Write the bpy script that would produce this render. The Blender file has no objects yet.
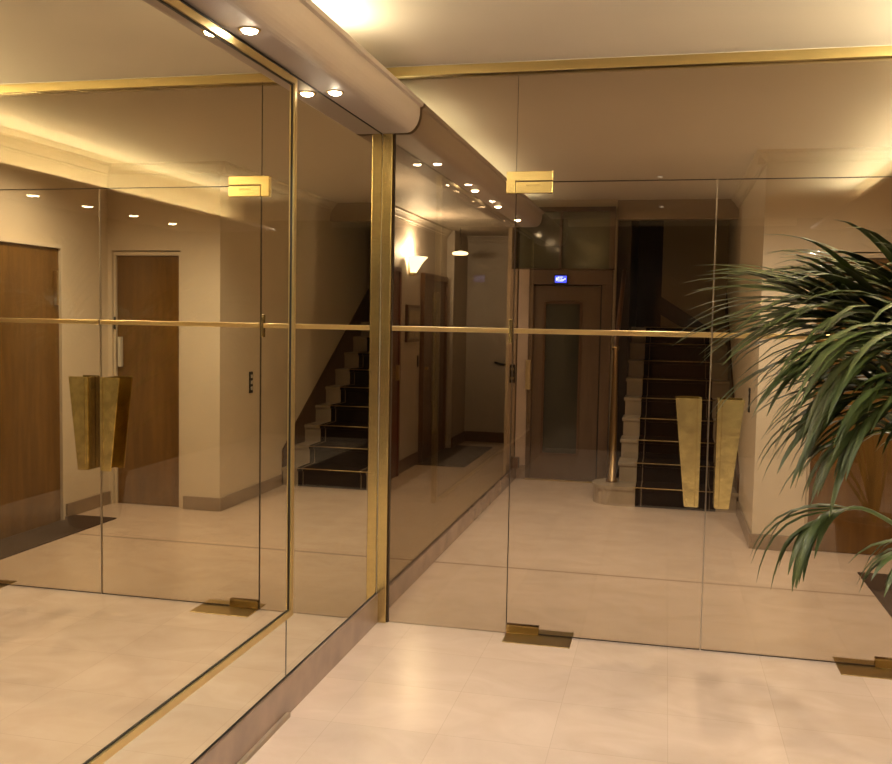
import bpy, bmesh, math, random
from mathutils import Vector, Matrix
random.seed(7)
S = bpy.context.scene
COL = S.collection
PI = math.pi

# ------------------------------------------------------------------ camera
def make_camera():
    f, yaw, pit, rol = 942.96, .22803, .06644, .01866
    F = Vector((-math.sin(yaw)*math.cos(pit), math.cos(yaw)*math.cos(pit), -math.sin(pit)))
    R = Vector((math.cos(yaw), math.sin(yaw), 0)); U = R.cross(F)
    R2 = R*math.cos(rol)+U*math.sin(rol); U2 = -R*math.sin(rol)+U*math.cos(rol)
    cd = bpy.data.cameras.new('camera'); c = bpy.data.objects.new('camera', cd); COL.objects.link(c)
    m = Matrix((R2, U2, -F)).transposed().to_4x4(); m.translation = Vector((1.3939, 0, 1.55))
    c.matrix_world = m; cd.sensor_width = 36; cd.lens = f*36/892; cd.clip_start = .02
    S.camera = c
make_camera()
# ------------------------------------------------------------------ world, exposure, lights
w = bpy.data.worlds.new('world'); S.world = w; w.use_nodes = True
w.node_tree.nodes['Background'].inputs[0].default_value = (.010, .008, .006, 1)
w.node_tree.nodes['Background'].inputs[1].default_value = 1
vs = S.view_settings
S.display_settings.display_device = 'sRGB'
vs.view_transform = 'Standard'; vs.look = 'None'; vs.gamma = 1; vs.use_curve_mapping = False
vs.exposure = 1.46
try:
    cy = S.cycles
    cy.caustics_reflective = False; cy.caustics_refractive = False
    cy.max_bounces = 14; cy.glossy_bounces = 8; cy.transparent_max_bounces = 24; cy.transmission_bounces = 6
    cy.sample_clamp_indirect = 40
except Exception: pass

WARM = (1, .95, .88); YEL = (1, .92, .62); CREAM = (1, .90, .78)
def area(name, loc, sx, sy, power, col, up=False, rot=None):
    l = bpy.data.lights.new(name, 'AREA'); l.shape = 'RECTANGLE'; l.size = sx; l.size_y = sy; l.energy = power; l.color = col
    o = bpy.data.objects.new(name, l); COL.objects.link(o); o.location = loc
    o.rotation_euler = rot if rot else ((PI, 0, 0) if up else (0, 0, 0)); return o
# cove strips lying behind the lips of the soffits
area('cove_light', (.04, 1.2, 2.61), .10, 3.2, 6, YEL, True)
area('cove_light', (.04, 3.4, 2.61), .10, .9, 1.6, YEL, True)
area('cove_light', (.0, 6.8, 2.602), .12, 4.2, 1.3, YEL, True)
area('cove_light', (2.90, 2.25, 2.475),   .08, 4.3, 44, YEL, True)
SPOT_W = 15
def spot(loc, power, size=2.2, col=WARM, blend=.8, r=.03):
    l = bpy.data.lights.new('downlight_or_fill_lamp', 'SPOT'); l.energy = power; l.color = col; l.spot_size = size; l.spot_blend = blend
    l.shadow_soft_size = r
    o = bpy.data.objects.new('downlight_or_fill_lamp', l); COL.objects.link(o); o.location = loc; return o

# ------------------------------------------------------------------ helpers
def newmat(name):
    m = bpy.data.materials.new(name); m.use_nodes = True
    return m, m.node_tree.nodes, m.node_tree.links, m.node_tree.nodes['Principled BSDF']
def mat(name, col, rough=.5, metal=0, noise=0, nscale=8, stretch=(1,1,1), bump=0, bscale=60, coat=0, spec=.5):
    m, N, L, b = newmat(name)
    b.inputs['Base Color'].default_value = (*col, 1); b.inputs['Roughness'].default_value = rough
    b.inputs['Metallic'].default_value = metal; b.inputs['Coat Weight'].default_value = coat
    b.inputs['Coat Roughness'].default_value = .08; b.inputs['Specular IOR Level'].default_value = spec
    tc = N.new('ShaderNodeTexCoord'); mp = N.new('ShaderNodeMapping'); mp.inputs['Scale'].default_value = stretch
    L.new(tc.outputs['Object'], mp.inputs[0])
    if noise:
        n = N.new('ShaderNodeTexNoise'); n.inputs['Scale'].default_value = nscale; n.inputs['Detail'].default_value = 6
        L.new(mp.outputs[0], n.inputs['Vector'])
        r = N.new('ShaderNodeValToRGB'); r.color_ramp.elements[0].position = .3; r.color_ramp.elements[1].position = .7
        r.color_ramp.elements[0].color = (*[c*(1-noise) for c in col], 1); r.color_ramp.elements[1].color = (*[min(1, c*(1+noise)) for c in col], 1)
        L.new(n.outputs['Fac'], r.inputs[0]); L.new(r.outputs[0], b.inputs['Base Color'])
    if bump:
        n2 = N.new('ShaderNodeTexNoise'); n2.inputs['Scale'].default_value = bscale; n2.inputs['Detail'].default_value = 4
        L.new(mp.outputs[0], n2.inputs['Vector'])
        bp = N.new('ShaderNodeBump'); bp.inputs['Strength'].default_value = bump; bp.inputs['Distance'].default_value = .01
        L.new(n2.outputs['Fac'], bp.inputs['Height']); L.new(bp.outputs[0], b.inputs['Normal'])
    return m
def emis(name, col, s):
    m, N, L, b = newmat(name); N.remove(b); e = N.new('ShaderNodeEmission'); e.inputs[0].default_value = (*col, 1); e.inputs[1].default_value = s
    L.new(e.outputs[0], N['Material Output'].inputs[0]); return m
def glassmat(name, tint, ior=1.5, gloss=(1, .95, .85), boost=1.0):
    m, N, L, b = newmat(name); N.remove(b)
    t = N.new('ShaderNodeBsdfTransparent'); t.inputs[0].default_value = (*tint, 1)
    g = N.new('ShaderNodeBsdfGlossy'); g.inputs['Roughness'].default_value = 0; g.inputs[0].default_value = (*gloss, 1)
    fr = N.new('ShaderNodeFresnel'); fr.inputs[0].default_value = ior
    # the same reflectance from either side of the thin sheet
    geo = N.new('ShaderNodeNewGeometry'); mu = N.new('ShaderNodeMath'); mu.operation = 'MULTIPLY'; mu.inputs[1].default_value = boost; mu.use_clamp = True
    inv = N.new('ShaderNodeMath'); inv.operation = 'SUBTRACT'; inv.inputs[0].default_value = 1
    L.new(geo.outputs['Backfacing'], inv.inputs[1])
    m2 = N.new('ShaderNodeMath'); m2.operation = 'MULTIPLY'
    mx = N.new('ShaderNodeMixShader')
    L.new(fr.outputs[0], mu.inputs[0]); L.new(mu.outputs[0], m2.inputs[0]); L.new(inv.outputs[0], m2.inputs[1])
    L.new(m2.outputs[0], mx.inputs[0]); L.new(t.outputs[0], mx.inputs[1]); L.new(g.outputs[0], mx.inputs[2])
    L.new(mx.outputs[0], N['Material Output'].inputs[0]); return m
def wood(name, c1, c2, rough=.35, coat=.4, axis=(9, 9, .9), sc=2.2):
    m, N, L, b = newmat(name); b.inputs['Roughness'].default_value = rough; b.inputs['Coat Weight'].default_value = coat; b.inputs['Coat Roughness'].default_value = .12
    tc = N.new('ShaderNodeTexCoord'); mp = N.new('ShaderNodeMapping'); mp.inputs['Scale'].default_value = axis
    n = N.new('ShaderNodeTexNoise'); n.inputs['Scale'].default_value = sc; n.inputs['Detail'].default_value = 8; n.inputs['Distortion'].default_value = .6
    r = N.new('ShaderNodeValToRGB'); r.color_ramp.elements[0].position = .3; r.color_ramp.elements[1].position = .72
    r.color_ramp.elements[0].color = (*c1, 1); r.color_ramp.elements[1].color = (*c2, 1)
    L.new(tc.outputs['Object'], mp.inputs[0]); L.new(mp.outputs[0], n.inputs['Vector']); L.new(n.outputs['Fac'], r.inputs[0]); L.new(r.outputs[0], b.inputs['Base Color'])
    return m
def floormat():
    m, N, L, b = newmat('polished_limestone')
    tc = N.new('ShaderNodeTexCoord'); sep = N.new('ShaderNodeSeparateXYZ'); L.new(tc.outputs['Object'], sep.inputs[0])
    def M(op, a, bb=None, cl=False):
        n = N.new('ShaderNodeMath'); n.operation = op; n.use_clamp = cl
        for i, v in enumerate((a, bb)):
            if v is None: continue
            if isinstance(v, (int, float)): n.inputs[i].default_value = v
            else: L.new(v, n.inputs[i])
        return n.outputs[0]
    def joint(o, size, off, wd):
        f = M('FRACT', M('DIVIDE', M('ADD', o, off), size)); return M('LESS_THAN', M('ABSOLUTE', M('SUBTRACT', f, .5)), wd/size/2)
    x, y = sep.outputs[0], sep.outputs[1]
    row = M('FLOOR', M('DIVIDE', M('ADD', y, 10.1), .42))
    half = M('MULTIPLY', M('MODULO', row, 2), .21)
    jx = joint(M('ADD', x, 10), .42, .10, .0028); jy = M('LESS_THAN', M('FRACT', M('DIVIDE', M('ADD', y, 10.1), .42)), .007)
    j = M('MAXIMUM', jx, jy)
    band = M('LESS_THAN', M('ABSOLUTE', M('SUBTRACT', y, 5.78)), .016)
    mp = N.new('ShaderNodeMapping'); mp.inputs['Scale'].default_value = (1.2, 1.8, 1); mp.inputs['Rotation'].default_value = (0, 0, .35); L.new(tc.outputs['Object'], mp.inputs[0])
    n = N.new('ShaderNodeTexNoise'); n.inputs['Scale'].default_value = 2.6; n.inputs['Detail'].default_value = 9; n.inputs['Distortion'].default_value = 1.4
    L.new(mp.outputs[0], n.inputs['Vector'])
    r = N.new('ShaderNodeValToRGB'); e = r.color_ramp.elements; e[0].position = .3; e[1].position = .68
    e[0].color = (.645, .49, .375, 1); e[1].color = (.71, .555, .44, 1)
    L.new(n.outputs['Fac'], r.inputs[0])
    wn = N.new('ShaderNodeTexWhiteNoise'); wn.noise_dimensions = '2D'; cb = N.new('ShaderNodeCombineXYZ')
    L.new(M('FLOOR', M('DIVIDE', M('ADD', x, 9.89), .42)), cb.inputs[0]); L.new(row, cb.inputs[1]); L.new(cb.outputs[0], wn.inputs['Vector'])
    tone = M('ADD', M('MULTIPLY', wn.outputs['Value'], .07), .965)
    hs = N.new('ShaderNodeMix'); hs.data_type = 'RGBA'; hs.blend_type = 'MULTIPLY'; hs.inputs[0].default_value = 1
    cmb = N.new('ShaderNodeCombineColor'); [L.new(tone, cmb.inputs[i]) for i in range(3)]
    L.new(r.outputs[0], hs.inputs[6]); L.new(cmb.outputs[0], hs.inputs[7])
    mx = N.new('ShaderNodeMix'); mx.data_type = 'RGBA'; L.new(M('MULTIPLY', j, .25), mx.inputs[0]); L.new(hs.outputs[2], mx.inputs[6]); mx.inputs[7].default_value = (.36, .25, .17, 1)
    m2 = N.new('ShaderNodeMix'); m2.data_type = 'RGBA'; L.new(M('MULTIPLY', band, .55), m2.inputs[0]); L.new(mx.outputs[2], m2.inputs[6]); m2.inputs[7].default_value = (.25, .16, .10, 1)
    L.new(m2.outputs[2], b.inputs['Base Color'])
    n3 = N.new('ShaderNodeTexNoise'); n3.inputs['Scale'].default_value = 5; n3.inputs['Detail'].default_value = 4; L.new(tc.outputs['Object'], n3.inputs['Vector'])
    mr = N.new('ShaderNodeMapRange'); mr.inputs[3].default_value = .16; mr.inputs[4].default_value = .30; L.new(n3.outputs['Fac'], mr.inputs[0]); L.new(mr.outputs[0], b.inputs['Roughness'])
    n4 = N.new('ShaderNodeTexNoise'); n4.inputs['Scale'].default_value = 3; n4.inputs['Detail'].default_value = 2; L.new(tc.outputs['Object'], n4.inputs['Vector'])
    bp = N.new('ShaderNodeBump'); bp.inputs['Strength'].default_value = .05; bp.inputs['Distance'].default_value = .05; L.new(n4.outputs['Fac'], bp.inputs['Height']); L.new(bp.outputs[0], b.inputs['Normal'])
    return m

M_floor = floormat()
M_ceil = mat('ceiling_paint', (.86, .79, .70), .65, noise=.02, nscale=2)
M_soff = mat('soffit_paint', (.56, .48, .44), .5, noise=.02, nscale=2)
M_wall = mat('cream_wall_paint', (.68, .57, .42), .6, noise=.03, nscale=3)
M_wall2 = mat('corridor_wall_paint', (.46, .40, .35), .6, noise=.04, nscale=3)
M_base = mat('pink_marble', (.30, .21, .165), .22, noise=.18, nscale=5, coat=.3)
M_base2 = mat('taupe_skirting', (.30, .22, .15), .35, noise=.08, nscale=5)
M_marble = mat('pale_marble', (.38, .30, .21), .3, noise=.12, nscale=7, coat=.2)
M_brass = mat('polished_brass', (.72, .58, .27), .24, 1, noise=.06, nscale=3, stretch=(1, 1, 8), bump=.03, bscale=40)
M_brassleaf = mat('textured_brass', (.86, .70, .30), .27, 1, noise=.20, nscale=20, bump=.10, bscale=30)
M_brassdull = mat('satin_brass', (.62, .46, .22), .38, 1, noise=.05)
M_edge = mat('smoked_glass_edge', (.05, .03, .015), .5, spec=.2)
M_black = mat('dark_joint', (.012, .009, .007), .5)
M_glass = glassmat('smoked_glass', (.765, .715, .62), boost=1.6)
M_mirror = mat('mirror_silver', (.86, .83, .70), 0.0, 1)
M_mirror2 = mat('framed_mirror_silver', (.85, .80, .66), 0.0, 1)
M_odoor = wood('orange_wood', (.115, .052, .008), (.19, .092, .016))
M_rdoor = wood('red_brown_wood', (.10, .022, .010), (.16, .04, .018))
M_ddoor = wood('dark_brown_wood', (.085, .038, .016), (.13, .06, .026))
M_lift = wood('lift_bronze_paint', (.115, .068, .038), (.145, .088, .050), .4, .2)
M_mat = mat('brown_carpet_mat', (.055, .030, .016), .95, noise=.2, nscale=60)
M_carpet = mat('dark_stair_carpet', (.013, .007, .004), .95, noise=.3, nscale=80, spec=.05)
M_line = mat('carpet_border', (.16, .11, .07), .9)
M_string = wood('stair_skirt_wood', (.075, .032, .014), (.11, .05, .022), .4, .3)
M_dark = mat('dark_timber_panelling', (.030, .016, .009), .45, noise=.2, nscale=4)
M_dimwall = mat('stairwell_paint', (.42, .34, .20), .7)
M_plastic = mat('black_plastic', (.02, .018, .016), .35)
M_white = mat('white_plastic', (.6, .55, .45), .4)
M_lamp = emis('downlight_glow', (1, .80, .55), 30)
M_leaf = mat('palm_leaf', (.062, .085, .024), .42, noise=.35, nscale=6, coat=.15)
M_stem = mat('palm_stem', (.13, .19, .05), .45, noise=.2, nscale=9)
M_pot = mat('brown_glazed_pot', (.16, .055, .02), .3, noise=.15, nscale=4, coat=.5)
M_soil = mat('potting_soil', (.03, .02, .012), .95, noise=.4, nscale=40, bump=.6)

def mesh_obj(name, bm, m, parent=None):
    me = bpy.data.meshes.new(name); bmesh.ops.recalc_face_normals(bm, faces=bm.faces) if not getattr(bm, 'norecalc', 0) else None
    bm.to_mesh(me); bm.free()
    for x in (m if isinstance(m, (list, tuple)) else [m]): me.materials.append(x)
    o = bpy.data.objects.new(name, me); COL.objects.link(o)
    if parent: o.parent = parent
    return o
def bx(bm, x0, x1, y0, y1, z0, z1, bev=0, mi=0):
    r = bmesh.ops.create_cube(bm, size=1); vs_ = r['verts']
    for v in vs_:
        v.co = Vector((x0+(v.co.x+.5)*(x1-x0), y0+(v.co.y+.5)*(y1-y0), z0+(v.co.z+.5)*(z1-z0)))
    fs = {f for v in vs_ for f in v.link_faces}
    for f in fs: f.material_index = mi
    if bev:
        es = list({e for v in vs_ for e in v.link_edges})
        bmesh.ops.bevel(bm, geom=es, offset=bev, segments=2, affect='EDGES', profile=.5)
    return fs
def box(name, x0, x1, y0, y1, z0, z1, m, parent=None, bev=0, off=None):
    bm = bmesh.new()
    bx(bm, x0, x1, y0, y1, z0, z1, bev); return mesh_obj(name, bm, m, parent)
def prism(name, pts, axis, a, b, m, parent=None, smooth=False):
    """extrude a closed 2D outline along an axis: axis 'y' pts=(x,z); 'x' pts=(y,z); 'z' pts=(x,y)"""
    bm = bmesh.new()
    def P(p, t): return {'y': (p[0], t, p[1]), 'x': (t, p[0], p[1]), 'z': (p[0], p[1], t)}[axis]
    A = [bm.verts.new(P(p, a)) for p in pts]; B = [bm.verts.new(P(p, b)) for p in pts]
    n = len(pts); bm.faces.new(A); bm.faces.new(B[::-1])
    for i in range(n): f = bm.faces.new((A[i], A[(i+1) % n], B[(i+1) % n], B[i])); f.smooth = smooth
    return mesh_obj(name, bm, m, parent)
def lathe_bm(bm, prof, seg=24, cx=0, cy=0, cz=0, smooth=True, a0=0, a1=2*PI):
    full = abs(a1-a0-2*PI) < 1e-6; k = seg if full else seg+1
    rings = [[bm.verts.new((cx+r*math.cos(a0+(a1-a0)*i/seg), cy+r*math.sin(a0+(a1-a0)*i/seg), cz+z)) for i in range(k)] for r, z in prof]
    for a, b in zip(rings, rings[1:]):
        for i in range(k if full else k-1):
            f = bm.faces.new((a[i], a[(i+1) % k], b[(i+1) % k], b[i])); f.smooth = smooth
    if full:
        bm.faces.new(rings[0]); bm.faces.new(rings[-1])
def tube(bm, pts, r, seg=8):
    pts = [Vector(p) for p in pts]; R = []
    for i, p in enumerate(pts):
        t = (pts[min(i+1, len(pts)-1)]-pts[max(i-1, 0)]).normalized(); s = t.orthogonal().normalized() if i == 0 else (s - t*s.dot(t)).normalized()
        u = t.cross(s); rr = r[i] if isinstance(r, (list, tuple)) else r
        R.append([bm.verts.new(p+(s*math.cos(2*PI*k/seg)+u*math.sin(2*PI*k/seg))*rr) for k in range(seg)])
    for a, b in zip(R, R[1:]):
        for k in range(seg): f = bm.faces.new((a[k], a[(k+1) % seg], b[(k+1) % seg], b[k])); f.smooth = True
    bm.faces.new(R[0]); bm.faces.new(R[-1])
def st(o): o['kind'] = 'structure'; return o
def tag(o, label, cat, group=None):
    o['label'] = label; o['category'] = cat
    if group: o['group'] = group
    return o
def thing(name, label, cat, loc=(0, 0, 0), group=None, rz=0):
    o = bpy.data.objects.new(name, None); COL.objects.link(o); o.location = loc; o.rotation_euler = (0, 0, rz); o.empty_display_size = .1
    return tag(o, label, cat, group)
def dup(root, loc, label=None):
    r = root.copy(); COL.objects.link(r); r.location = loc
    if label: r['label'] = label
    for ch in list(root.children):
        c = ch.copy(); COL.objects.link(c); c.parent = r
        for g in list(ch.children):
            d = g.copy(); COL.objects.link(d); d.parent = c
    return r

# ------------------------------------------------------------------ key dimensions
P = 4.55                      # plane of the glass partition
X1, X2, X3, XR = .667, 1.601, 2.535, 3.75
ZD, ZT = 2.216, 2.731         # door head, underside of brass header
ZS = 2.457                    # underside of soffit
CZ, CH = 2.78, 2.725          # ceilings in front of and beyond the glass

# ------------------------------------------------------------------ setting
st(box('floor', -1.6, 4.0, -2.4, 12.4, -.12, 0, M_floor))
st(box('ceiling', -.15, 4.0, -2.4, P+.03, CZ, CZ+.1, M_ceil))
c2 = st(box('ceiling', -.15, 4.0, P+.03, 9.3, CH, CH+.15, M_ceil))
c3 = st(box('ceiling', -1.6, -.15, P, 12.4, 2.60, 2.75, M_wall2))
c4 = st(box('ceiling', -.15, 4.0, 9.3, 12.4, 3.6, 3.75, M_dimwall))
st(box('wall_left', -.20, -.012, -2.4, P+.03, 0, CZ, M_wall))
st(box('wall_back', -.15, 4.0, -2.5, -2.4, 0, CZ, M_dark))
st(box('wall_right', XR, XR+.12, -2.4, P+.03, 0, CZ, mat('brown_panelling', (.17, .11, .065), .5, noise=.1, nscale=3)))
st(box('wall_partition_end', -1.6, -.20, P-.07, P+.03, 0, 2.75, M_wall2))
# hallway beyond the glass, right side: niche with the orange doors, then the wall leading to the stairs
KX, KY, NX = 2.02, 6.79, 3.0
st(box('wall_niche', NX, XR+.12, P+.03, KY, 0, CH, M_wall))
bm = bmesh.new()
bx(bm, KX, 2.965, KY, KY+.25, 2.05, CH); bx(bm, KX, 2.36, KY, KY+.25, 0, 2.05); bx(bm, 2.965, XR+.12, KY, KY+.25, 0, CH)
bx(bm, 2.36, 2.965, KY+.12, KY+.25, 0, 2.05); bx(bm, KX, KX+.2, KY+.25, 12.0, 0, 3.6)
st(mesh_obj('wall_right_hall', bm, M_wall))
for (x0, x1, y0, y1) in ((KX-.018, KX, KY, 8.0), (KX-.018, 2.34, KY-.018, KY), (2.92, NX, KY-.018, KY), (NX-.018, NX, P+.08, 5.35), (NX-.018, NX, 6.20, KY)):
    pass
def skirting(name, boxes, m, h=.13):
    bm = bmesh.new()
    for b in boxes: bx(bm, *b, 0, h, .004)
    return st(mesh_obj(name, bm, m))
skirting('baseboard_right', [(KX-.018, KX, KY-.018, 8.0), (KX, 2.33, KY-.018, KY), (NX-.018, NX, 6.22, KY)], M_base2, .105)
# crown mouldings
def crown(name, segs, z, m, d=.07, h=.09):
    bm = bmesh.new()
    prof = [(0, 0), (-d, 0), (-d, -h*.2), (-d*.75, -h*.3), (-d*.45, -h*.55), (-d*.35, -h*.8), (-d*.15, -h*.85), (-d*.15, -h), (0, -h)]
    for (ax, c, s, a, b) in segs:    # ax 'y': run along y at x=c, projecting to s
        def Q(p, t): return (c - s*p[0], t, z+p[1]) if ax == 'y' else (t, c - s*p[0], z+p[1])
        A = [bm.verts.new(Q(p, a)) for p in prof]; B = [bm.verts.new(Q(p, b)) for p in prof]
        bm.faces.new(A); bm.faces.new(B[::-1])
        for i in range(len(prof)): bm.faces.new((A[i], A[(i+1) % len(prof)], B[(i+1) % len(prof)], B[i]))
    return st(mesh_obj(name, bm, m))
crown('trim_1', [('y', KX, -1, KY-.06, 9.3), ('x', KY, -1, KX-.06, NX), ('y', NX, -1, P+.04, KY)], CH, M_wall)
crown('trim_2', [('y', -1.17, 1, P+.04, 10.95), ('x', 11.75, -1, -1.1, -.1)], 2.60, M_wall2)
crown('trim_3', [('y', XR, -1, -2.4, P-.03), ('x', -2.4, 1, .2, 2.8)], CZ, M_wall)
# side corridor beyond the glass, left
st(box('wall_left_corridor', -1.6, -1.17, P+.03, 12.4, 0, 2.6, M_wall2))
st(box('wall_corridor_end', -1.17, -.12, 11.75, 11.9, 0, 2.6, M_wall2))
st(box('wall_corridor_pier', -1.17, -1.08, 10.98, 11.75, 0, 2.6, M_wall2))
skirting('baseboard_left', [(-1.17, -1.152, P+.03, 8.40), (-1.17, -1.152, 8.88, 9.72), (-1.08, -1.06, 10.98, 11.75), (-1.08, -.12, 11.73, 11.75)], M_ddoor, .13)
# end wall with the lift and the stair opening
LY = 9.2
bm = bmesh.new()
bx(bm, -.14, .90, LY+.05, LY+.30, 2.64, CH); bx(bm, -.14, .90, LY+.12, LY+.30, 0, 2.64)
bx(bm, -.14, -.10, LY, 11.75, 0, 2.64)
st(mesh_obj('wall_end', bm, M_wall))
st(box('wall_stair_left', .90, 1.03, 9.5, 12.0, 0, 3.6, M_dark))
st(box('wall_stair_back', .90, 2.2, 11.9, 12.0, 0, 3.6, M_dark))
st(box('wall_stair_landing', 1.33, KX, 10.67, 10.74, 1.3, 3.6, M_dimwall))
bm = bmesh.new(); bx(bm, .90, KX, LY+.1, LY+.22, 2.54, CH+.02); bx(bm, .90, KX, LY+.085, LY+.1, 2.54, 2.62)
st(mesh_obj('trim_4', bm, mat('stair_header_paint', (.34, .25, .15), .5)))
st(prism('trim_5', [(1.30, 1.86), (KX, 1.40), (KX, 1.24), (1.30, 1.66)], 'y', 10.64, 10.67, M_dark))
# left wall plinth and the curb that carries on beyond the glass
bm = bmesh.new(); bx(bm, -.012, .010, -2.4, P-.02, 0, .150, .002)
st(mesh_obj('baseboard_left_lobby', bm, M_base))
st(box('trim_6', .010, .024, 1.2, 3.34, 0, .018, M_base2))
st(box('trim_7', -.03, .0, P+.02, LY, 0, .118, M_base, bev=.003))
# soffits
def soffit(name, y0, y1, z=ZS, x0=-.15, m=M_soff, s=1, xo=0):
    pts = [(x0, z), (.12, z)]
    for k in range(1, 10):
        a = k/9*PI/2; pts.append((.12+.07*math.sin(a), z+.10*(1-math.cos(a))))
    pts += [(.190, z+.122), (.205, z+.126), (.208, z+.142), (.200, z+.15), (.165, z+.15), (.160, z+.135), (.10, z+.13), (x0, z+.13)]
    return st(prism(name, [(xo+s*a, b) for a, b in pts], 'y', y0, y1, m))
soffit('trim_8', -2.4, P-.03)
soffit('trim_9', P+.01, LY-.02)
ZR = 2.44
st(box('trim_10', 2.67, XR, -.25, P-.06, ZR, ZR+.03, M_soff, bev=.004))
st(box('trim_16', 3.02, XR, -.25, P-.06, ZR+.03, CZ, M_wall))
crown('trim_17', [('y', 3.02, -1, -.25, P-.06)], CZ, M_wall, .05, .05)

# ------------------------------------------------------------------ downlights
M_soft = emis('opal_glow', (1, .85, .65), 1.2)
def downlight(x, y, z, label, group, power=SPOT_W, lamp=True, sz=2.2, rr=1, gm=None):
    t = thing('downlight', label, 'ceiling light', (x, y, z), group)
    bm = bmesh.new(); lathe_bm(bm, [(.026*rr, -.001), (.028*rr, -.004), (.035*rr, -.004), (.037*rr, 0), (.026*rr, 0)], 24)
    mesh_obj('trim_ring', bm, M_brassdull, t)
    bm = bmesh.new(); lathe_bm(bm, [(.026*rr, -.0015), (.024*rr, -.007), (.016*rr, -.011), (.004*rr, -.0125)], 20)
    mesh_obj('bulb_glass', bm, gm or M_lamp, t)
    if lamp: spot((x, y, z-.02), power, sz)
    return t
gl = 'downlights along the left soffit'
downlight(.072, 2.84, ZS, 'bright recessed downlight in the left soffit, nearest above the framed mirror', gl, 20)
downlight(.06, 3.67, ZS, 'bright recessed downlight in the left soffit just before the glass partition', gl, 14)
downlight(.075, 1.95, ZS, 'recessed downlight in the left soffit above the camera end of the mirror', gl, 14)
gh = 'downlights along the hallway soffit'
for i, y in enumerate((6.56, 7.49, 8.5)):
    downlight(.055, y, ZS, 'recessed downlight in the soffit beyond the glass, %s' % ('nearest of three', 'middle of three', 'farthest of three')[i], gh, 9, sz=1.9)
gr = 'downlights along the right soffit'
for i, y in enumerate((.6, 1.3, 2.0, 2.7, 3.4, 4.1)):
    downlight(3.38, y, ZR, 'recessed downlight under the right soffit, %s from the glass partition' % ('sixth', 'fifth', 'fourth', 'third', 'second', 'first')[i], gr, 16, rr=1.7)
for i, (x, y) in enumerate(((1.3, -1.2), (2.3, -.2), (1.3, .9))):
    downlight(x, y, CZ, ('added fill downlight nearest the entrance door', 'added fill downlight right of the camera', 'added fill downlight just above the camera')[i], 'added lobby fill downlights', 40, sz=2.6, gm=M_soft)  # fill lamps added out of view, with dim discs to keep reflections faint
spot((1.3, 5.6, CH-.03), 66, 2.5); spot((2.3, 5.5, CH-.03), 44, 2.7)  # bare fill spots added to brighten the hallway, no fixture there


# ------------------------------------------------------------------ glass partition
def pane(name, x0, x1, z0, z1, label, group='panes of the glass partition', cat='glass panel'):
    t = thing(name, label, cat, ((x0+x1)/2, P, z0), group); xc = (x0+x1)/2
    bm = bmesh.new()
    for f in bx(bm, x0-xc, x1-xc, -.005, .005, 0, z1-z0): f.material_index = 0 if abs(f.normal.y) > .5 else 0
    bm.normal_update()
    for f in bm.faces: f.material_index = 0 if abs(f.normal.y) > .5 else 1
    mesh_obj('glass', bm, [M_glass, M_edge], t)
    return t, xc
def band(t, xc, x0, x1, z0): box('brass_band', x0-xc, x1-xc, -.011, .011, 1.488-z0, 1.512-z0, M_brassdull, t, bev=.002)
g = .0005
t, xc = pane('fixed_glass_panel', .055, X1-g, 0, ZT, 'tall fixed smoked glass panel between the brass corner post and the left door'); band(t, xc, .055, X1-.006, 0)
box('clip', X1-.018-xc, X1-.004-xc, -.014, .014, 1.44, 1.556, M_brass, t, bev=.002)
t, xc = pane('fixed_glass_panel', X3+g, XR, 0, ZT, 'fixed smoked glass panel right of the door hinge, behind the palm'); band(t, xc, X3+.006, XR, 0)
t, xc = pane('transom_panel', X1+g, X3-g, ZD+g, ZT, 'wide smoked glass transom above the pair of doors')
M_pale = mat('pale_glass_edge', (.34, .27, .19), .4)
def handle(t, xc, inner, s):
    """tapered brass pull: face plate plus a web back to the glass; s=+1 widens to the right"""
    for side in (-1, 1):
        o = side
        bm = bmesh.new()
        z0, z1 = .70, 1.206; wt, wb = .118, .064
        pr = [(0, z0), (s*wb, z0), (s*wt, z1), (0, z1)]
        y1, y2 = o*.060, o*.068
        A = [bm.verts.new((inner-xc+a, y1, b)) for a, b in pr]; B = [bm.verts.new((inner-xc+a, y2, b)) for a, b in pr]
        bm.faces.new(A); bm.faces.new(B[::-1])
        for i in range(4): bm.faces.new((A[i], A[(i+1) % 4], B[(i+1) % 4], B[i]))
        bmesh.ops.recalc_face_normals(bm, faces=bm.faces)
        bmesh.ops.bevel(bm, geom=[e for e in bm.edges], offset=.0025, segments=2, affect='EDGES')
        h = mesh_obj('pull_handle', bm, M_brassleaf, t)
        fx = inner-xc+.016*s; fa, fb = sorted((fx, fx+.004*s)); ga, gb = sorted((o*.0675, o*.0715))
        box('fold_line', fa, fb, ga, gb, z0+.004, z1-.004, M_brass, h, bev=.001)
        xa, xb = sorted((inner-xc-.001*s, inner-xc+.009*s))
        ya, yb = sorted((o*.0052, o*.060))
        box('handle_web', xa, xb, ya, yb, z0+.002, z1-.002, M_brass, h)
def patch_top(t, xc, xh, s):
    # L-shaped patch fitting: upper plate on the transom and side glass, lower plate on the leaf
    bm = bmesh.new()
    bx(bm, *sorted((xh-.045*s-xc, xh+.178*s-xc)), -.017, .017, ZD+.003, ZD+.048, .002)
    bx(bm, *sorted((xh-.045*s-xc, xh-.002*s-xc)), -.017, .017, ZD-.055, ZD+.006, .002)
    mesh_obj('transom_patch', bm, M_brass, t)
    lp = box('leaf_patch', *sorted((xh+.002*s-xc, xh+.178*s-xc)), -.017, .017, ZD-.055, ZD-.002, M_brass, t, bev=.002)
    box('cover_screw_slot', *sorted((xh+.05*s-xc, xh+.12*s-xc)), -.0185, -.0165, ZD-.020, ZD-.017, M_brassdull, lp)
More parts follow.
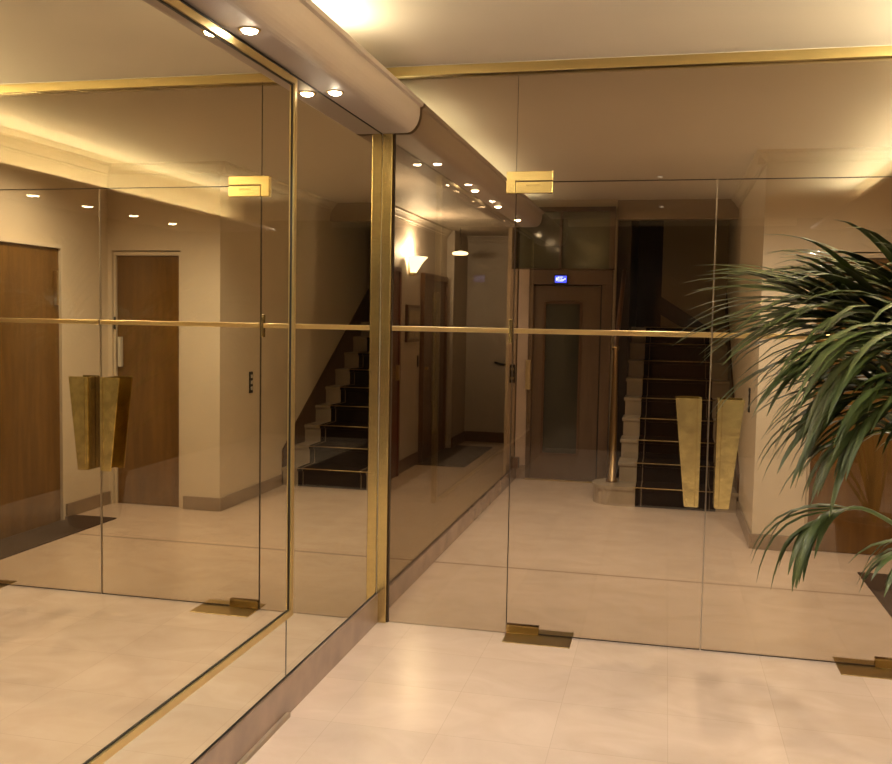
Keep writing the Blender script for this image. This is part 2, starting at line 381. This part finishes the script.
def patch_floor(t, xc, xh, s):
    pf = box('bottom_patch', *sorted((xh+.004*s-xc, xh+.165*s-xc)), -.017, .017, .006, .048, mat('dark_polished_brass', (.45, .32, .13), .12, 1), t, bev=.002)
for x0, x1, xh, s, lab in ((X1, X2, X1, 1, 'left leaf of the smoked glass double door with a tapered brass pull'), (X2, X3, X3, -1, 'right leaf of the smoked glass double door, partly behind the palm')):
    t, xc = pane('glass_door', x0+g, x1-g, .008, ZD-g, lab, 'leaves of the glass double door', 'glass door')
    t.location.z = 0
    t.children[0].location.z = .008
    band(t, xc, x0+.006, x1-.004, 0)
    SD = .0054
    box('meeting_edge', *sorted((X2-s*.0030-xc, X2-s*.0006-xc)), -SD, SD, .008, ZD-.0006, M_pale, t)
    box('hinge_edge', *sorted((xh+s*.0006-xc, xh+s*.0034-xc)), -SD, SD, .05, ZD-.056, M_edge, t)
    box('top_edge', x0+.003-xc, x1-.003-xc, -SD, SD, ZD-.0040, ZD-.0006, M_edge, t)
    box('bottom_edge', x0+.003-xc, x1-.003-xc, -SD, SD, .006, .010, M_edge, t)
    handle(t, xc, (X2-.036 if s == 1 else X2+.036), -s)
    patch_top(t, xc, xh, s); patch_floor(t, xc, xh, s)
    fp = box('floor_spring_plate', *sorted((xh+.004*s, xh+.33*s)), P-.14, P+.085, 0, .004, mat('aged_brass_plate', (.62, .47, .23), .30, 1), None, bev=.001)
    tag(fp, 'brass floor spring plate set under the %s glass door hinge' % ('left' if s == 1 else 'right'), 'door closer plate', 'floor plates of the glass doors')
hb = box('trim_11', .0, XR, P-.028, P+.028, ZT, ZT+.045, M_brass, None, bev=.002); st(hb)
bm = bmesh.new(); bx(bm, 0, XR, P-.024, P+.024, ZT+.046, CZ); st(mesh_obj('trim_12', bm, M_ceil))
# brass corner post
t = thing('corner_post', 'vertical brass corner post where the mirror wall meets the glass partition', 'post', (.022, P, 0))
box('post_face', -.020, .030, -.030, .025, 0, ZS, M_brass, t, bev=.003)
box('post_edge', .030, .036, -.012, .012, 0, ZS, M_edge, t)
# glass screen on the curb, beyond the partition
t = thing('curb_glass_screen', 'long fixed glass screen standing on the marble curb beyond the doors', 'glass screen', (-.015, (P+LY)/2, .118))
yc = (P+LY)/2
bm = bmesh.new(); bx(bm, -.004, .004, P+.03-yc, LY-.10-yc, 0, ZS-.118); bm.normal_update()
for f in bm.faces: f.material_index = 0 if abs(f.normal.x) > .5 else 1
mesh_obj('glass', bm, [glassmat('screen_glass', (.85, .82, .76), boost=.06), M_edge], t)
box('end_bracket', -.03, .05, LY-.20-yc, LY-.10-yc, 0, .10, M_ddoor, t)

# ------------------------------------------------------------------ mirrors on the left wall
YF = 3.375
m1 = box('wall_mirror', -.010, 0, 3.3525, P-.032, .157, ZS-.006, M_mirror); tag(m1, 'tall narrow wall mirror between the framed mirror and the brass post', 'mirror', 'mirrors fixed to the left wall')
m2 = box('wall_mirror', -.010, 0, -2.38, 3.3455, .157, ZS-.006, M_mirror); tag(m2, 'long wall mirror behind the brass framed mirror, showing below its frame', 'mirror', 'mirrors fixed to the left wall')
st(box('trim_19', -.009, .0015, -2.38, P-.032, .1502, .1568, M_black)); st(box('trim_21', -.009, .0015, -2.38, P-.032, ZS-.0058, ZS-.0002, M_black)); st(box('trim_20', -.009, .001, 3.346, 3.3515, .157, ZS-.006, M_black))
FB, FT, FY, FY0 = .392, 2.437, YF-.0, -.8
t = thing('framed_mirror', 'large wall mirror in a slim brass frame hung on the left wall', 'mirror', (0, 1.3, FB))
yo = 1.3
def F(name, y0, y1, z0, z1, x0, x1, m): return box(name, x0, x1, y0-yo, y1-yo, z0-FB, z1-FB, m, t)
F('mirror_plate', FY0+.03, FY-.03, FB+.03, FT-.03, .0008, .008, M_mirror2)
def frame_bars(nm, d0, d1, x0, x1, m):
    F(nm, FY-d1, FY-d0, FB+d0, FT-d0, x0, x1, m); F(nm, FY0+d0, FY0+d1, FB+d0, FT-d0, x0, x1, m)
    F(nm, FY0+d1, FY-d1, FT-d1, FT-d0, x0, x1, m); F(nm, FY0+d1, FY-d1, FB+d0, FB+d1, x0, x1, m)
M_frame = mat('satin_frame_brass', (.72, .57, .28), .36, 1, noise=.04)
frame_bars('frame_bar', 0, .0245, .0006, .018, M_frame)
frame_bars('frame_rebate', .0245, .0300, .0082, .011, M_black)

# ------------------------------------------------------------------ lift
t = thing('lift_door', 'brown framed lift door with a tall narrow window at the end of the hallway', 'lift door', (.4, LY, 0))
def LB(name, x0, x1, y0, y1, z0, z1, m, par=None, bev=.003): return box(name, x0-.4, x1-.4, y0, y1, z0, z1, m, par or t, bev)
bm = bmesh.new()
bx(bm, .085-.4, .13-.4, -.05, .10, 0, 1.904, .003); bx(bm, .785-.4, .88-.4, -.05, .10, 0, 1.904, .003); bx(bm, .085-.4, .88-.4, -.05, .10, 1.905, 2.045, .003)
mesh_obj('door_frame', bm, M_lift, t)
leafo = None
bm = bmesh.new()
for a in ((.13, .225, 0, 1.89), (.595, .77, 0, 1.89), (.225, .595, 0, .24), (.225, .595, 1.74, 1.89)): bx(bm, a[0]-.4, a[1]-.4, 0, .05, a[2]+.003, a[3])
leafo = mesh_obj('door_leaf', bm, M_lift, t)
fr = bmesh.new()
for a in ((.225, .245, .24, 1.74), (.575, .595, .24, 1.74), (.245, .575, .24, .26), (.245, .575, 1.72, 1.74)): bx(fr, a[0]-.4, a[1]-.4, -.012, .03, a[2], a[3])
mesh_obj('window_frame', fr, M_ddoor, leafo)
LB('window_pane', .245, .575, .010, .016, .26, 1.72, mat('dark_lift_glass', (.045, .045, .035), .08, spec=.8), leafo, 0)
LB('dark_gap', .77, .785, 0, .05, 0, 1.905, M_black, None, 0)
hnd = LB('door_handle', .070, .118, -.085, -.05, .88, 1.17, mat('pale_brass', (.75, .62, .38), .35, 1), None, .003)
LB('threshold', .09, .88, -.10, -.05, 0, .008, M_brassdull, None, 0)
# display over the lift
d = thing('lift_floor_display', 'small blue lit floor display above the lift door', 'display', (.389, LY-.052, 1.955))
box('display_case', -.068, .068, -.010, 0, -.045, .045, M_plastic, d, bev=.002)
box('display_screen', -.056, .056, -.013, -.0101, -.033, .033, emis('blue_screen', (.05, .07, 1.0), 1.6), d)
bm = bmesh.new()
for (x, z, ww, hh) in ((-.045, -.012, .012, .026), (-.028, -.012, .006, .034), (-.028, .018, .05, .005), (-.010, -.012, .016, .004), (-.010, -.012, .004, .024), (.006, -.012, .004, .024), (.016, -.012, .014, .012), (.036, -.004, .010, .014), (-.028, -.020, .05, .003)):
    bx(bm, x, x+ww, -.0145, -.0131, z, z+hh)
mesh_obj('display_digits', bm, emis('display_white', (.5, .6, 1), 2.2), d)
# panel over lift
t = thing('overlift_panel', 'dark glossy glazed panel in a bronze frame above the lift', 'wall panel', (.4, LY, 2.05))
bm = bmesh.new()
for a in ((-.10, -.06, 0, .60), (.84, .89, 0, .60), (-.10, .89, .56, .60), (.36, .385, 0, .56), (-.10, .89, .0, .012)): bx(bm, a[0]-.4, a[1]-.4, -.02, .06, a[2], a[3])
mesh_obj('panel_frame', bm, M_lift, t)
box('panel_glass', -.46, .44, .03, .038, .012, .56, mat('green_black_glass', (.10, .095, .055), .10, spec=.9), t)
# pale stone jamb left of the lift
t = thing('lift_jamb', 'pale stone jamb between the curb glass and the lift door', 'pilaster', (-.01, LY, 0))
bm = bmesh.new(); bx(bm, -.09, -.02, -.06, .12, .13, 2.05, .003); bx(bm, -.012, .092, -.035, .12, .13, 2.05, .003)
mesh_obj('shaft', bm, mat('jamb_stone', (.52, .39, .30), .35, noise=.06), t)
box('plinth', -.093, .095, -.064, .12, 0, .13, M_base2, t, bev=.003)
cp = thing('lift_call_panel', 'black lift call button panel on the pale jamb', 'button panel', (-.005, LY-.046, 1.03))
cp.location = (-.06, LY-.062, 1.03)
box('plate', -.028, .028, -.008, 0, -.09, .09, M_plastic, cp, bev=.002)
for z in (-.045, .045):
    bm = bmesh.new(); lathe_bm(bm, [(.014, 0), (.016, .004), (.010, .006)], 14); bmesh.ops.rotate(bm, verts=bm.verts, matrix=Matrix.Rotation(PI/2, 3, 'X')); bmesh.ops.translate(bm, verts=bm.verts, vec=(0, -.008, z))
    mesh_obj('call_button', bm, M_brassdull, cp)

# ------------------------------------------------------------------ staircase
SY, RUN, RISE, NST = 8.03, .285, .167, 9
t = thing('staircase', 'straight marble staircase with a dark carpet runner, right of the lift', 'staircase', (1.5, SY, 0))
def profile(z_extra=0):
    pts = [(0, 0)]
    for k in range(NST):
        pts += [(k*RUN, (k+1)*RISE), ((k+1)*RUN, (k+1)*RISE)]
    return pts
for k in range(NST):
    y0, y1, z1 = k*RUN, NST*RUN+.25, (k+1)*RISE
    xl = 1.035
    if k == 0:
        # rounded bullnose end on the left
        pts = [(KX-.001-1.5, y1), (KX-.001-1.5, y0)] + [(.99-1.5-.17*math.sin(a), .20-.20*math.cos(a)) for a in [i/12*PI for i in range(13)]] + [(xl-1.5, .4), (xl-1.5, y1)]
        s_ = prism('step', pts, 'z', 0, z1-.03, M_marble, t)
        pts2 = [(x-.012 if x < .3-.5 else x, y-.012 if y < .2 else y) for x, y in pts]
        prism('tread', pts2, 'z', z1-.03, z1, M_marble, s_)
    else:
        s_ = box('step', xl-1.5, KX-.001-1.5, y0, y0+RUN+.02, z1-RISE, z1-.03, M_marble, t)
        box('tread', xl-1.5-.012, KX-.001-1.5, y0-.018, y0+RUN+.02, z1-.03, z1, M_marble, s_, bev=.004)
CXL, CXR = 1.185, 1.84
def runner(name, xa, xb, lift, m):
    bm = bmesh.new(); path = [(-.006, .001)]
    for k in range(NST):
        z = (k+1)*RISE; y = k*RUN
        path += [(y-.004, z-.034), (y-.024, z-.03), (y-.026, z+.002), (y+.0, z+.006), (y+RUN-.004, z+.006)]
    off = [(y-lift, z+lift) for y, z in path]
    A = [bm.verts.new((xa-1.5, y, z)) for y, z in off]; B = [bm.verts.new((xb-1.5, y, z)) for y, z in off]
    for i in range(len(A)-1): bm.faces.new((A[i], A[i+1], B[i+1], B[i]))
    o = mesh_obj(name, bm, m, t); sm = o.modifiers.new('s', 'SOLIDIFY'); sm.thickness = .005; return o
rn = runner('carpet_runner', CXL, CXR, .003, M_carpet)
for xa in (CXL+.045, CXR-.055):
    o = runner('carpet_border', xa, xa+.008, .0085, M_line)
for k in range(NST):
    bm = bmesh.new(); tube(bm, [(CXL-.02-1.5, k*RUN-.034, (k+1)*RISE+.003), (CXR+.02-1.5, k*RUN-.034, (k+1)*RISE+.003)], .0045, 6)
    mesh_obj('stair_nosing_rod', bm, M_brassdull, t)
# stringer on the right wall
pts = [(0, 0), (.0, RISE+.16), (NST*RUN, NST*RISE+RISE+.22), (NST*RUN, NST*RISE-.1), (.25, 0)]
prism('wall_stringer', pts, 'x', KX-1.5-.016, KX-1.5-.001, M_string, t)
# brass newel
t = thing('newel_post', 'tapered brass newel post standing on the rounded first step', 'newel post', (.975, SY+.22, RISE))
bm = bmesh.new(); lathe_bm(bm, [(.05, 0), (.05, .02), (.036, .03), (.034, .5), (.024, .9), (.020, 1.14), (.030, 1.15), (.030, 1.17), (.012, 1.19)], 20)
mesh_obj('shaft', bm, mat('dark_bronze_brass', (.30, .20, .10), .35, 1), t)
bm = bmesh.new(); tube(bm, [(0, 0, 1.17), (0, .25, 1.30), (0, 1.2, 1.86), (0, 2.2, 2.44)], .022, 10); mesh_obj('handrail', bm, M_ddoor, t)

# ------------------------------------------------------------------ orange doors in the niche
def flat_door(name, label, w_, h, loc, rz, m, frame_m, group='orange wooden doors of the niche', lever=True):
    t = thing(name, label, 'door', loc, group, rz)
    box('door_leaf', 0, w_, .01, .05, .004, h-.02, m, t)
    bm = bmesh.new()
    bx(bm, -.020, -.002, -.012, .05, 0, h+.012); bx(bm, w_+.002, w_+.020, -.012, .05, 0, h+.012); bx(bm, -.002, w_+.002, -.012, .05, h-.018, h+.012)
    mesh_obj('door_frame', bm, frame_m, t)
    return t
t = flat_door('wooden_door', 'flat orange wood door facing the glass partition, behind the palm', .555, 2.03, (2.385, KY+.03, 0), 0, M_odoor, M_wall)
h_ = box('door_handle', .505, .530, -.03, .01, 1.12, 1.36, M_white, t, bev=.003)
box('keypad', .556, .572, -.022, -.012, 1.42, 1.52, M_plastic, t)
t = flat_door('wooden_door', 'wide orange wood door on the side wall of the niche, seen in the mirror', 1.3, 2.03, (NX-.052, 6.10, 0), -PI/2, M_odoor, M_wall)
h2 = box('door_handle', .04, .06, -.02, .01, 1.6, 1.85, M_brassdull, t, bev=.003)
sp = thing('switch_plate', 'small black wall switch on the cream wall edge near the stairs', 'switch', (KX-.001, 7.35, .99))
box('plate', -.010, 0, -.03, .03, -.09, .09, M_plastic, sp, bev=.002)
for z in (-.05, 0, .05): box('switch_button', -.014, -.010, -.014, .014, z-.014, z+.014, M_white, sp)
tag(box('reflection_dimming_mat', .95, 2.15, -2.3, .95, 0, .008, M_mat), 'unseen dark mat added to dim the floor reflected in the glass', 'added mat')  # added out of view so the glass reflects dark over the stairs
st(box('trim_14', 2.62, NX-.002, P+.1, 6.30, 0, .008, M_mat))

# ------------------------------------------------------------------ side corridor furniture (seen through the curb glass)
WX = -1.17
t = thing('red_wooden_door', 'dark red wooden door at the left of the side corridor', 'door', (WX, 8.42, 0))
box('door_leaf', .002, .03, 0, .42, .004, 2.0, M_rdoor, t); box('door_handle', .03, .06, .34, .37, .95, 1.1, M_brassdull, t)
bm = bmesh.new(); bx(bm, .001, .045, -.04, 0, 0, 2.04); bx(bm, .001, .045, .42, .46, 0, 2.04); bx(bm, .001, .045, 0, .42, 2.0, 2.04); mesh_obj('door_frame', bm, M_rdoor, t)
t = thing('glazed_wooden_door', 'dark wooden door with a narrow glazed strip beyond the notice board', 'door', (WX, 9.76, 0))
bm = bmesh.new(); bx(bm, .001, .05, 0, .05, 0, 2.04); bx(bm, .001, .05, 1.05, 1.10, 0, 2.04); bx(bm, .001, .05, .05, 1.05, 1.98, 2.04); mesh_obj('door_frame', bm, M_ddoor, t)
lf = box('door_leaf', .002, .025, .05, 1.05, .004, 1.98, M_ddoor, t)
box('glazed_strip', .025, .029, .45, .78, .25, 1.85, mat('obscure_glass', (.20, .16, .08), .12, spec=.8), lf)
box('door_knob', .026, .06, .14, .17, 1.0, 1.03, M_brassdull, t)
st(box('trim_15', -1.16, -.62, 9.62, 11.25, 0, .008, M_mat))
# notice board
t = thing('notice_board', 'small framed notice case with papers beside the glazed door', 'notice board', (WX, 9.17, 1.31))
box('case', .001, .03, 0, .50, 0, .38, M_ddoor, t)
box('backing', .030, .033, .03, .47, .03, .35, mat('dim_board', (.16, .13, .09), .3), t)
for y, z, a, b in ((.06, .20, .13, .12), (.23, .22, .10, .10), (.36, .19, .09, .13), (.07, .05, .16, .11), (.27, .05, .16, .12)): box('paper', .033, .0345, y, y+a, z, z+b, mat('paper', (.38, .31, .22), .6), t)
# sconce
t = thing('wall_sconce', 'lit fan shaped glass wall sconce glowing above the notice board', 'wall lamp', (WX, 9.32, 2.02))
bm = bmesh.new()
def ring(w_, d, z, n=14): return [bm.verts.new((.02+d*math.sin(PI*i/n), -w_*math.cos(PI*i/n), z)) for i in range(n+1)]
R_ = [ring(.055, .05, 0), ring(.065, .065, .03), ring(.11, .11, .10), ring(.17, .15, .15), ring(.185, .16, .155)]
for a, b in zip(R_, R_[1:]):
    for i in range(14): f = bm.faces.new((a[i], a[i+1], b[i+1], b[i])); f.smooth = True
bm.faces.new(R_[0])
sh = mesh_obj('glass_shade', bm, emis('lit_opal_glass', (1, .86, .60), 2.6), t); sh.modifiers.new('s', 'SOLIDIFY').thickness = .004
bm = bmesh.new(); bx(bm, .001, .02, -.05, .05, -.03, .12); bx(bm, .02, .06, -.045, .045, -.035, -.002, .006); mesh_obj('bracket', bm, M_brassdull, t)
bm = bmesh.new(); bmesh.ops.create_uvsphere(bm, u_segments=12, v_segments=8, radius=.028); bmesh.ops.translate(bm, verts=bm.verts, vec=(.08, 0, .10)); mesh_obj('bulb', bm, emis('bulb_glow', (1, .82, .55), 40), t)
ts = dup(t, (WX, 6.9, 2.02), 'second wall sconce out of view, added to brighten the side corridor ceiling')  # extra sconce hidden from the camera, added to light the corridor ceiling
l = bpy.data.lights.new('sconce_lamp', 'POINT'); l.energy = 16; l.color = (1, .88, .72); l.shadow_soft_size = .04
o = bpy.data.objects.new('sconce_lamp', l); COL.objects.link(o); o.location = (WX+.10, 9.32, 2.24)
o = bpy.data.objects.new('sconce_lamp', l); COL.objects.link(o); o.location = (WX+.10, 6.9, 2.24)  # lamp of the added, unseen sconce
# pendant
t = thing('pendant_lamp', 'small glowing disc pendant hanging in the side corridor', 'pendant lamp', (-.95, 10.7, 2.31))
bm = bmesh.new(); lathe_bm(bm, [(.01, .03), (.08, .016), (.095, 0), (.08, -.016), (.01, -.02)], 24); mesh_obj('disc_shade', bm, emis('pendant_glow', (1, .80, .52), 3), t)
bm = bmesh.new(); tube(bm, [(0, 0, .03), (.012, 0, .15), (-.008, 0, .25), (0, 0, .29)], .004, 6); mesh_obj('cord', bm, M_plastic, t)
# rail bracket
t = thing('wall_handrail', 'dark bent metal handrail fixed on the end of the side corridor', 'handrail', (-.45, 11.70, 1.0))
bm = bmesh.new(); tube(bm, [(-.25, 0, .02), (-.12, 0, -.01), (0, 0, .06), (.20, 0, .10)], .014, 8); mesh_obj('rail', bm, M_plastic, t)
bm = bmesh.new(); tube(bm, [(-.06, .045, -.16), (-.10, -.01, -.14), (-.10, 0, .0)], .010, 8); mesh_obj('bracket', bm, M_plastic, t)
sw = box('wall_switch', WX, WX+.012, 9.66, 9.70, 1.04, 1.16, M_plastic); tag(sw, 'narrow dark switch plate below the notice board edge', 'switch')

# ------------------------------------------------------------------ back of the lobby (only in reflections)
t = thing('entrance_door', 'dark wooden entrance door behind the camera, opposite the glass doors', 'door', (1.7, -2.4, 0))
box('door_leaf', -.45, .45, .002, .05, .004, 2.1, M_ddoor, t); box('door_handle', .33, .36, .05, .10, .9, 1.3, M_brass, t)

# ------------------------------------------------------------------ palm
PX, PY = 2.66, 3.02
palm = thing('potted_palm', 'large arching green palm in a brown pot right of the glass doors', 'potted plant', (PX, PY, 0))
bm = bmesh.new(); lathe_bm(bm, [(.15, 0), (.17, .01), (.21, .18), (.225, .34), (.24, .36), (.24, .40), (.22, .40), (.205, .35)], 32)
mesh_obj('pot', bm, M_pot, palm)
bm = bmesh.new(); bmesh.ops.create_circle(bm, cap_ends=True, segments=32, radius=.212); bmesh.ops.translate(bm, verts=bm.verts, vec=(0, 0, .36)); mesh_obj('soil', bm, M_soil, palm)
def bez(pts, n):
    """Catmull-Rom through the points"""
    pts = [Vector(p) for p in pts]; pts = [pts[0]*2-pts[1]]+pts+[pts[-1]*2-pts[-2]]; out = []
    m = len(pts)-3
    for i in range(n+1):
        u = i/n*m; k = min(int(u), m-1); t_ = u-k; a, b, c, d_ = pts[k:k+4]
        out.append(.5*((2*b)+(c-a)*t_+(2*a-5*b+4*c-d_)*t_**2+(3*b-a-3*c+d_)*t_**3))
    return out
def frond(pts, L, n=26, start=.35, droop=1.0, spread=.75, wid=.016, seed=0, fw=.7):
    rnd = random.Random(seed); path = bez([Vector(p)-Vector((PX, PY, 0)) for p in pts], 60)
    bs = bmesh.new(); tube(bs, path[::3], [.009*(1-.8*i/20)+.0015 for i in range(len(path[::3]))], 6)
    bm = bmesh.new()
    for i in range(n):
        for sd in (-1, 1):
            u = start+(1-start)*(i+rnd.uniform(-.2, .2)+.5)/n; u = min(max(u, 0), .995)
            k = int(u*60); p = path[k]; T = (path[min(k+1, 60)]-path[max(k-1, 0)]).normalized()
            side = T.cross(Vector((0, 0, 1)));
            side = side.normalized() if side.length > .1 else Vector((0, 1, 0))
            up = side.cross(T).normalized()
            q = (u-start)/(1-start); prof = .55+.45*math.sin(PI*min(q*1.15+.12, 1)) if q < .8 else .75-.9*(q-.8)
            ln = L*prof*rnd.uniform(.88, 1.08); a = spread*(1-.45*q)+rnd.uniform(-.08, .08)
            d_ = (T*math.cos(a)*fw/.7 + side*sd*math.sin(a) + up*rnd.uniform(.10, .32)).normalized()
            seg = 7; pos = p.copy(); prev = None; dr = droop*rnd.uniform(.75, 1.25)
            for s_ in range(seg+1):
                f_ = s_/seg; wdt = wid*(math.sin(PI*min(1, .12+f_*.88))**.6 if f_ < 1 else 0)*(1-f_*.35)
                if s_ == seg: wdt = .0006
                nrm = d_.cross(Vector((0, 0, 1))); nrm = nrm.normalized() if nrm.length > .05 else side
                wv = nrm*wdt; fold = d_.cross(nrm)*(-wdt*.35)
                cur = (bm.verts.new(pos-wv+fold*0), bm.verts.new(pos+fold), bm.verts.new(pos+wv))
                if prev:
                    for j in (0, 1): ff = bm.faces.new((prev[j], prev[j+1], cur[j+1], cur[j])); ff.smooth = True
                prev = cur; pos = pos+d_*ln/seg
                d_ = (d_+Vector((0, 0, -1))*dr*(.08+.30*f_)).normalized()
    o = mesh_obj('frond', bm, M_leaf, palm)
    mesh_obj('stem', bs, M_stem, o)
    return o
B = (PX, PY, .38)
def at(u, v, y):
    """point on the plane Y=y for a position in the photograph (used only to place the rachises)"""
    c = S.camera; m = c.matrix_world.to_3x3(); d = m @ Vector(((u-446)/942.96, -(v-382)/942.96, -1)); o = c.matrix_world.translation
    return tuple(o + d*((y-o.y)/d.y))
def fr(pix, y0, base, **k):
    n = len(pix); frond([B, base]+[at(u, v, y0-.03*i) for i, (u, v) in enumerate(pix)], **k)
fr([(960, 345), (892, 317), (845, 303), (805, 297)], 2.9, (2.58, 2.98, 1.0), L=.58, n=17, start=.40, droop=.40, spread=.80, wid=.0150, seed=1)
fr([(965, 352), (900, 326), (850, 318), (815, 322)], 2.8, (2.56, 2.95, 1.0), L=.62, n=16, start=.40, droop=.70, spread=.70, wid=.0150, seed=21)
fr([(985, 340), (930, 303), (885, 284), (845, 280)], 3.05, (2.6, 3.05, 1.15), L=.46, n=14, start=.45, droop=.60, spread=.60, wid=.0150, seed=2)
fr([(960, 385), (910, 355), (865, 345), (828, 355)], 2.75, (2.55, 2.9, 1.0), L=.56, n=17, start=.40, droop=.95, spread=.75, wid=.0150, seed=3)
fr([(960, 450), (910, 405), (868, 392), (835, 412)], 2.7, (2.5, 2.8, .95), L=.46, n=17, start=.40, droop=1.2, spread=.7, wid=.0145, seed=11)
fr([(970, 360), (930, 340), (890, 345), (855, 372)], 2.5, (2.5, 2.75, 1.1), L=.50, n=17, start=.40, droop=1.1, spread=.7, wid=.0145, seed=6)
fr([(960, 480), (920, 445), (885, 430), (845, 445)], 2.85, (2.5, 2.9, .9), L=.34, n=15, start=.45, droop=1.6, spread=.6, wid=.012, seed=12)
fr([(970, 570), (912, 535), (868, 510), (842, 510), (820, 524)], 2.75, (2.5, 2.85, .7), L=.31, n=8, start=.78, droop=2.2, spread=.5, wid=.0125, seed=4)
fr([(1010, 590), (965, 560), (925, 556)], 2.5, (2.45, 2.75, .7), L=.32, n=9, start=.60, droop=1.8, spread=.6, wid=.015, seed=5)
fr([(985, 400), (930, 370), (885, 362), (850, 380)], 2.95, (2.55, 2.95, 1.0), L=.50, n=15, start=.40, droop=1.1, spread=.8, wid=.0145, seed=31)
fr([(985, 430), (935, 400), (895, 405), (862, 430)], 2.6, (2.5, 2.8, .95), L=.44, n=15, start=.40, droop=1.3, spread=.7, wid=.0145, seed=32)
fr([(985, 345), (940, 312), (905, 298), (872, 294)], 2.95, (2.6, 3.0, 1.15), L=.44, n=12, start=.45, droop=.7, spread=.55, wid=.0145, seed=33)
frond([B, (2.7, 3.1, 1.3), (2.7, 3.3, 1.85), (2.6, 3.6, 2.0)], .5, 20, .45, 1.0, .7, seed=7)
frond([B, (2.8, 3.0, 1.2), (3.05, 2.95, 1.6), (3.35, 2.9, 1.5)], .5, 20, .45, 1.1, .7, seed=8)
frond([B, (2.7, 2.8, 1.1), (2.75, 2.4, 1.5), (2.8, 2.0, 1.4)], .5, 20, .45, 1.1, .7, seed=9)
frond([B, (2.65, 3.2, 1.0), (2.60, 3.45, 1.35), (2.5, 3.7, 1.35)], .36, 20, .45, 1.2, .7, seed=10)
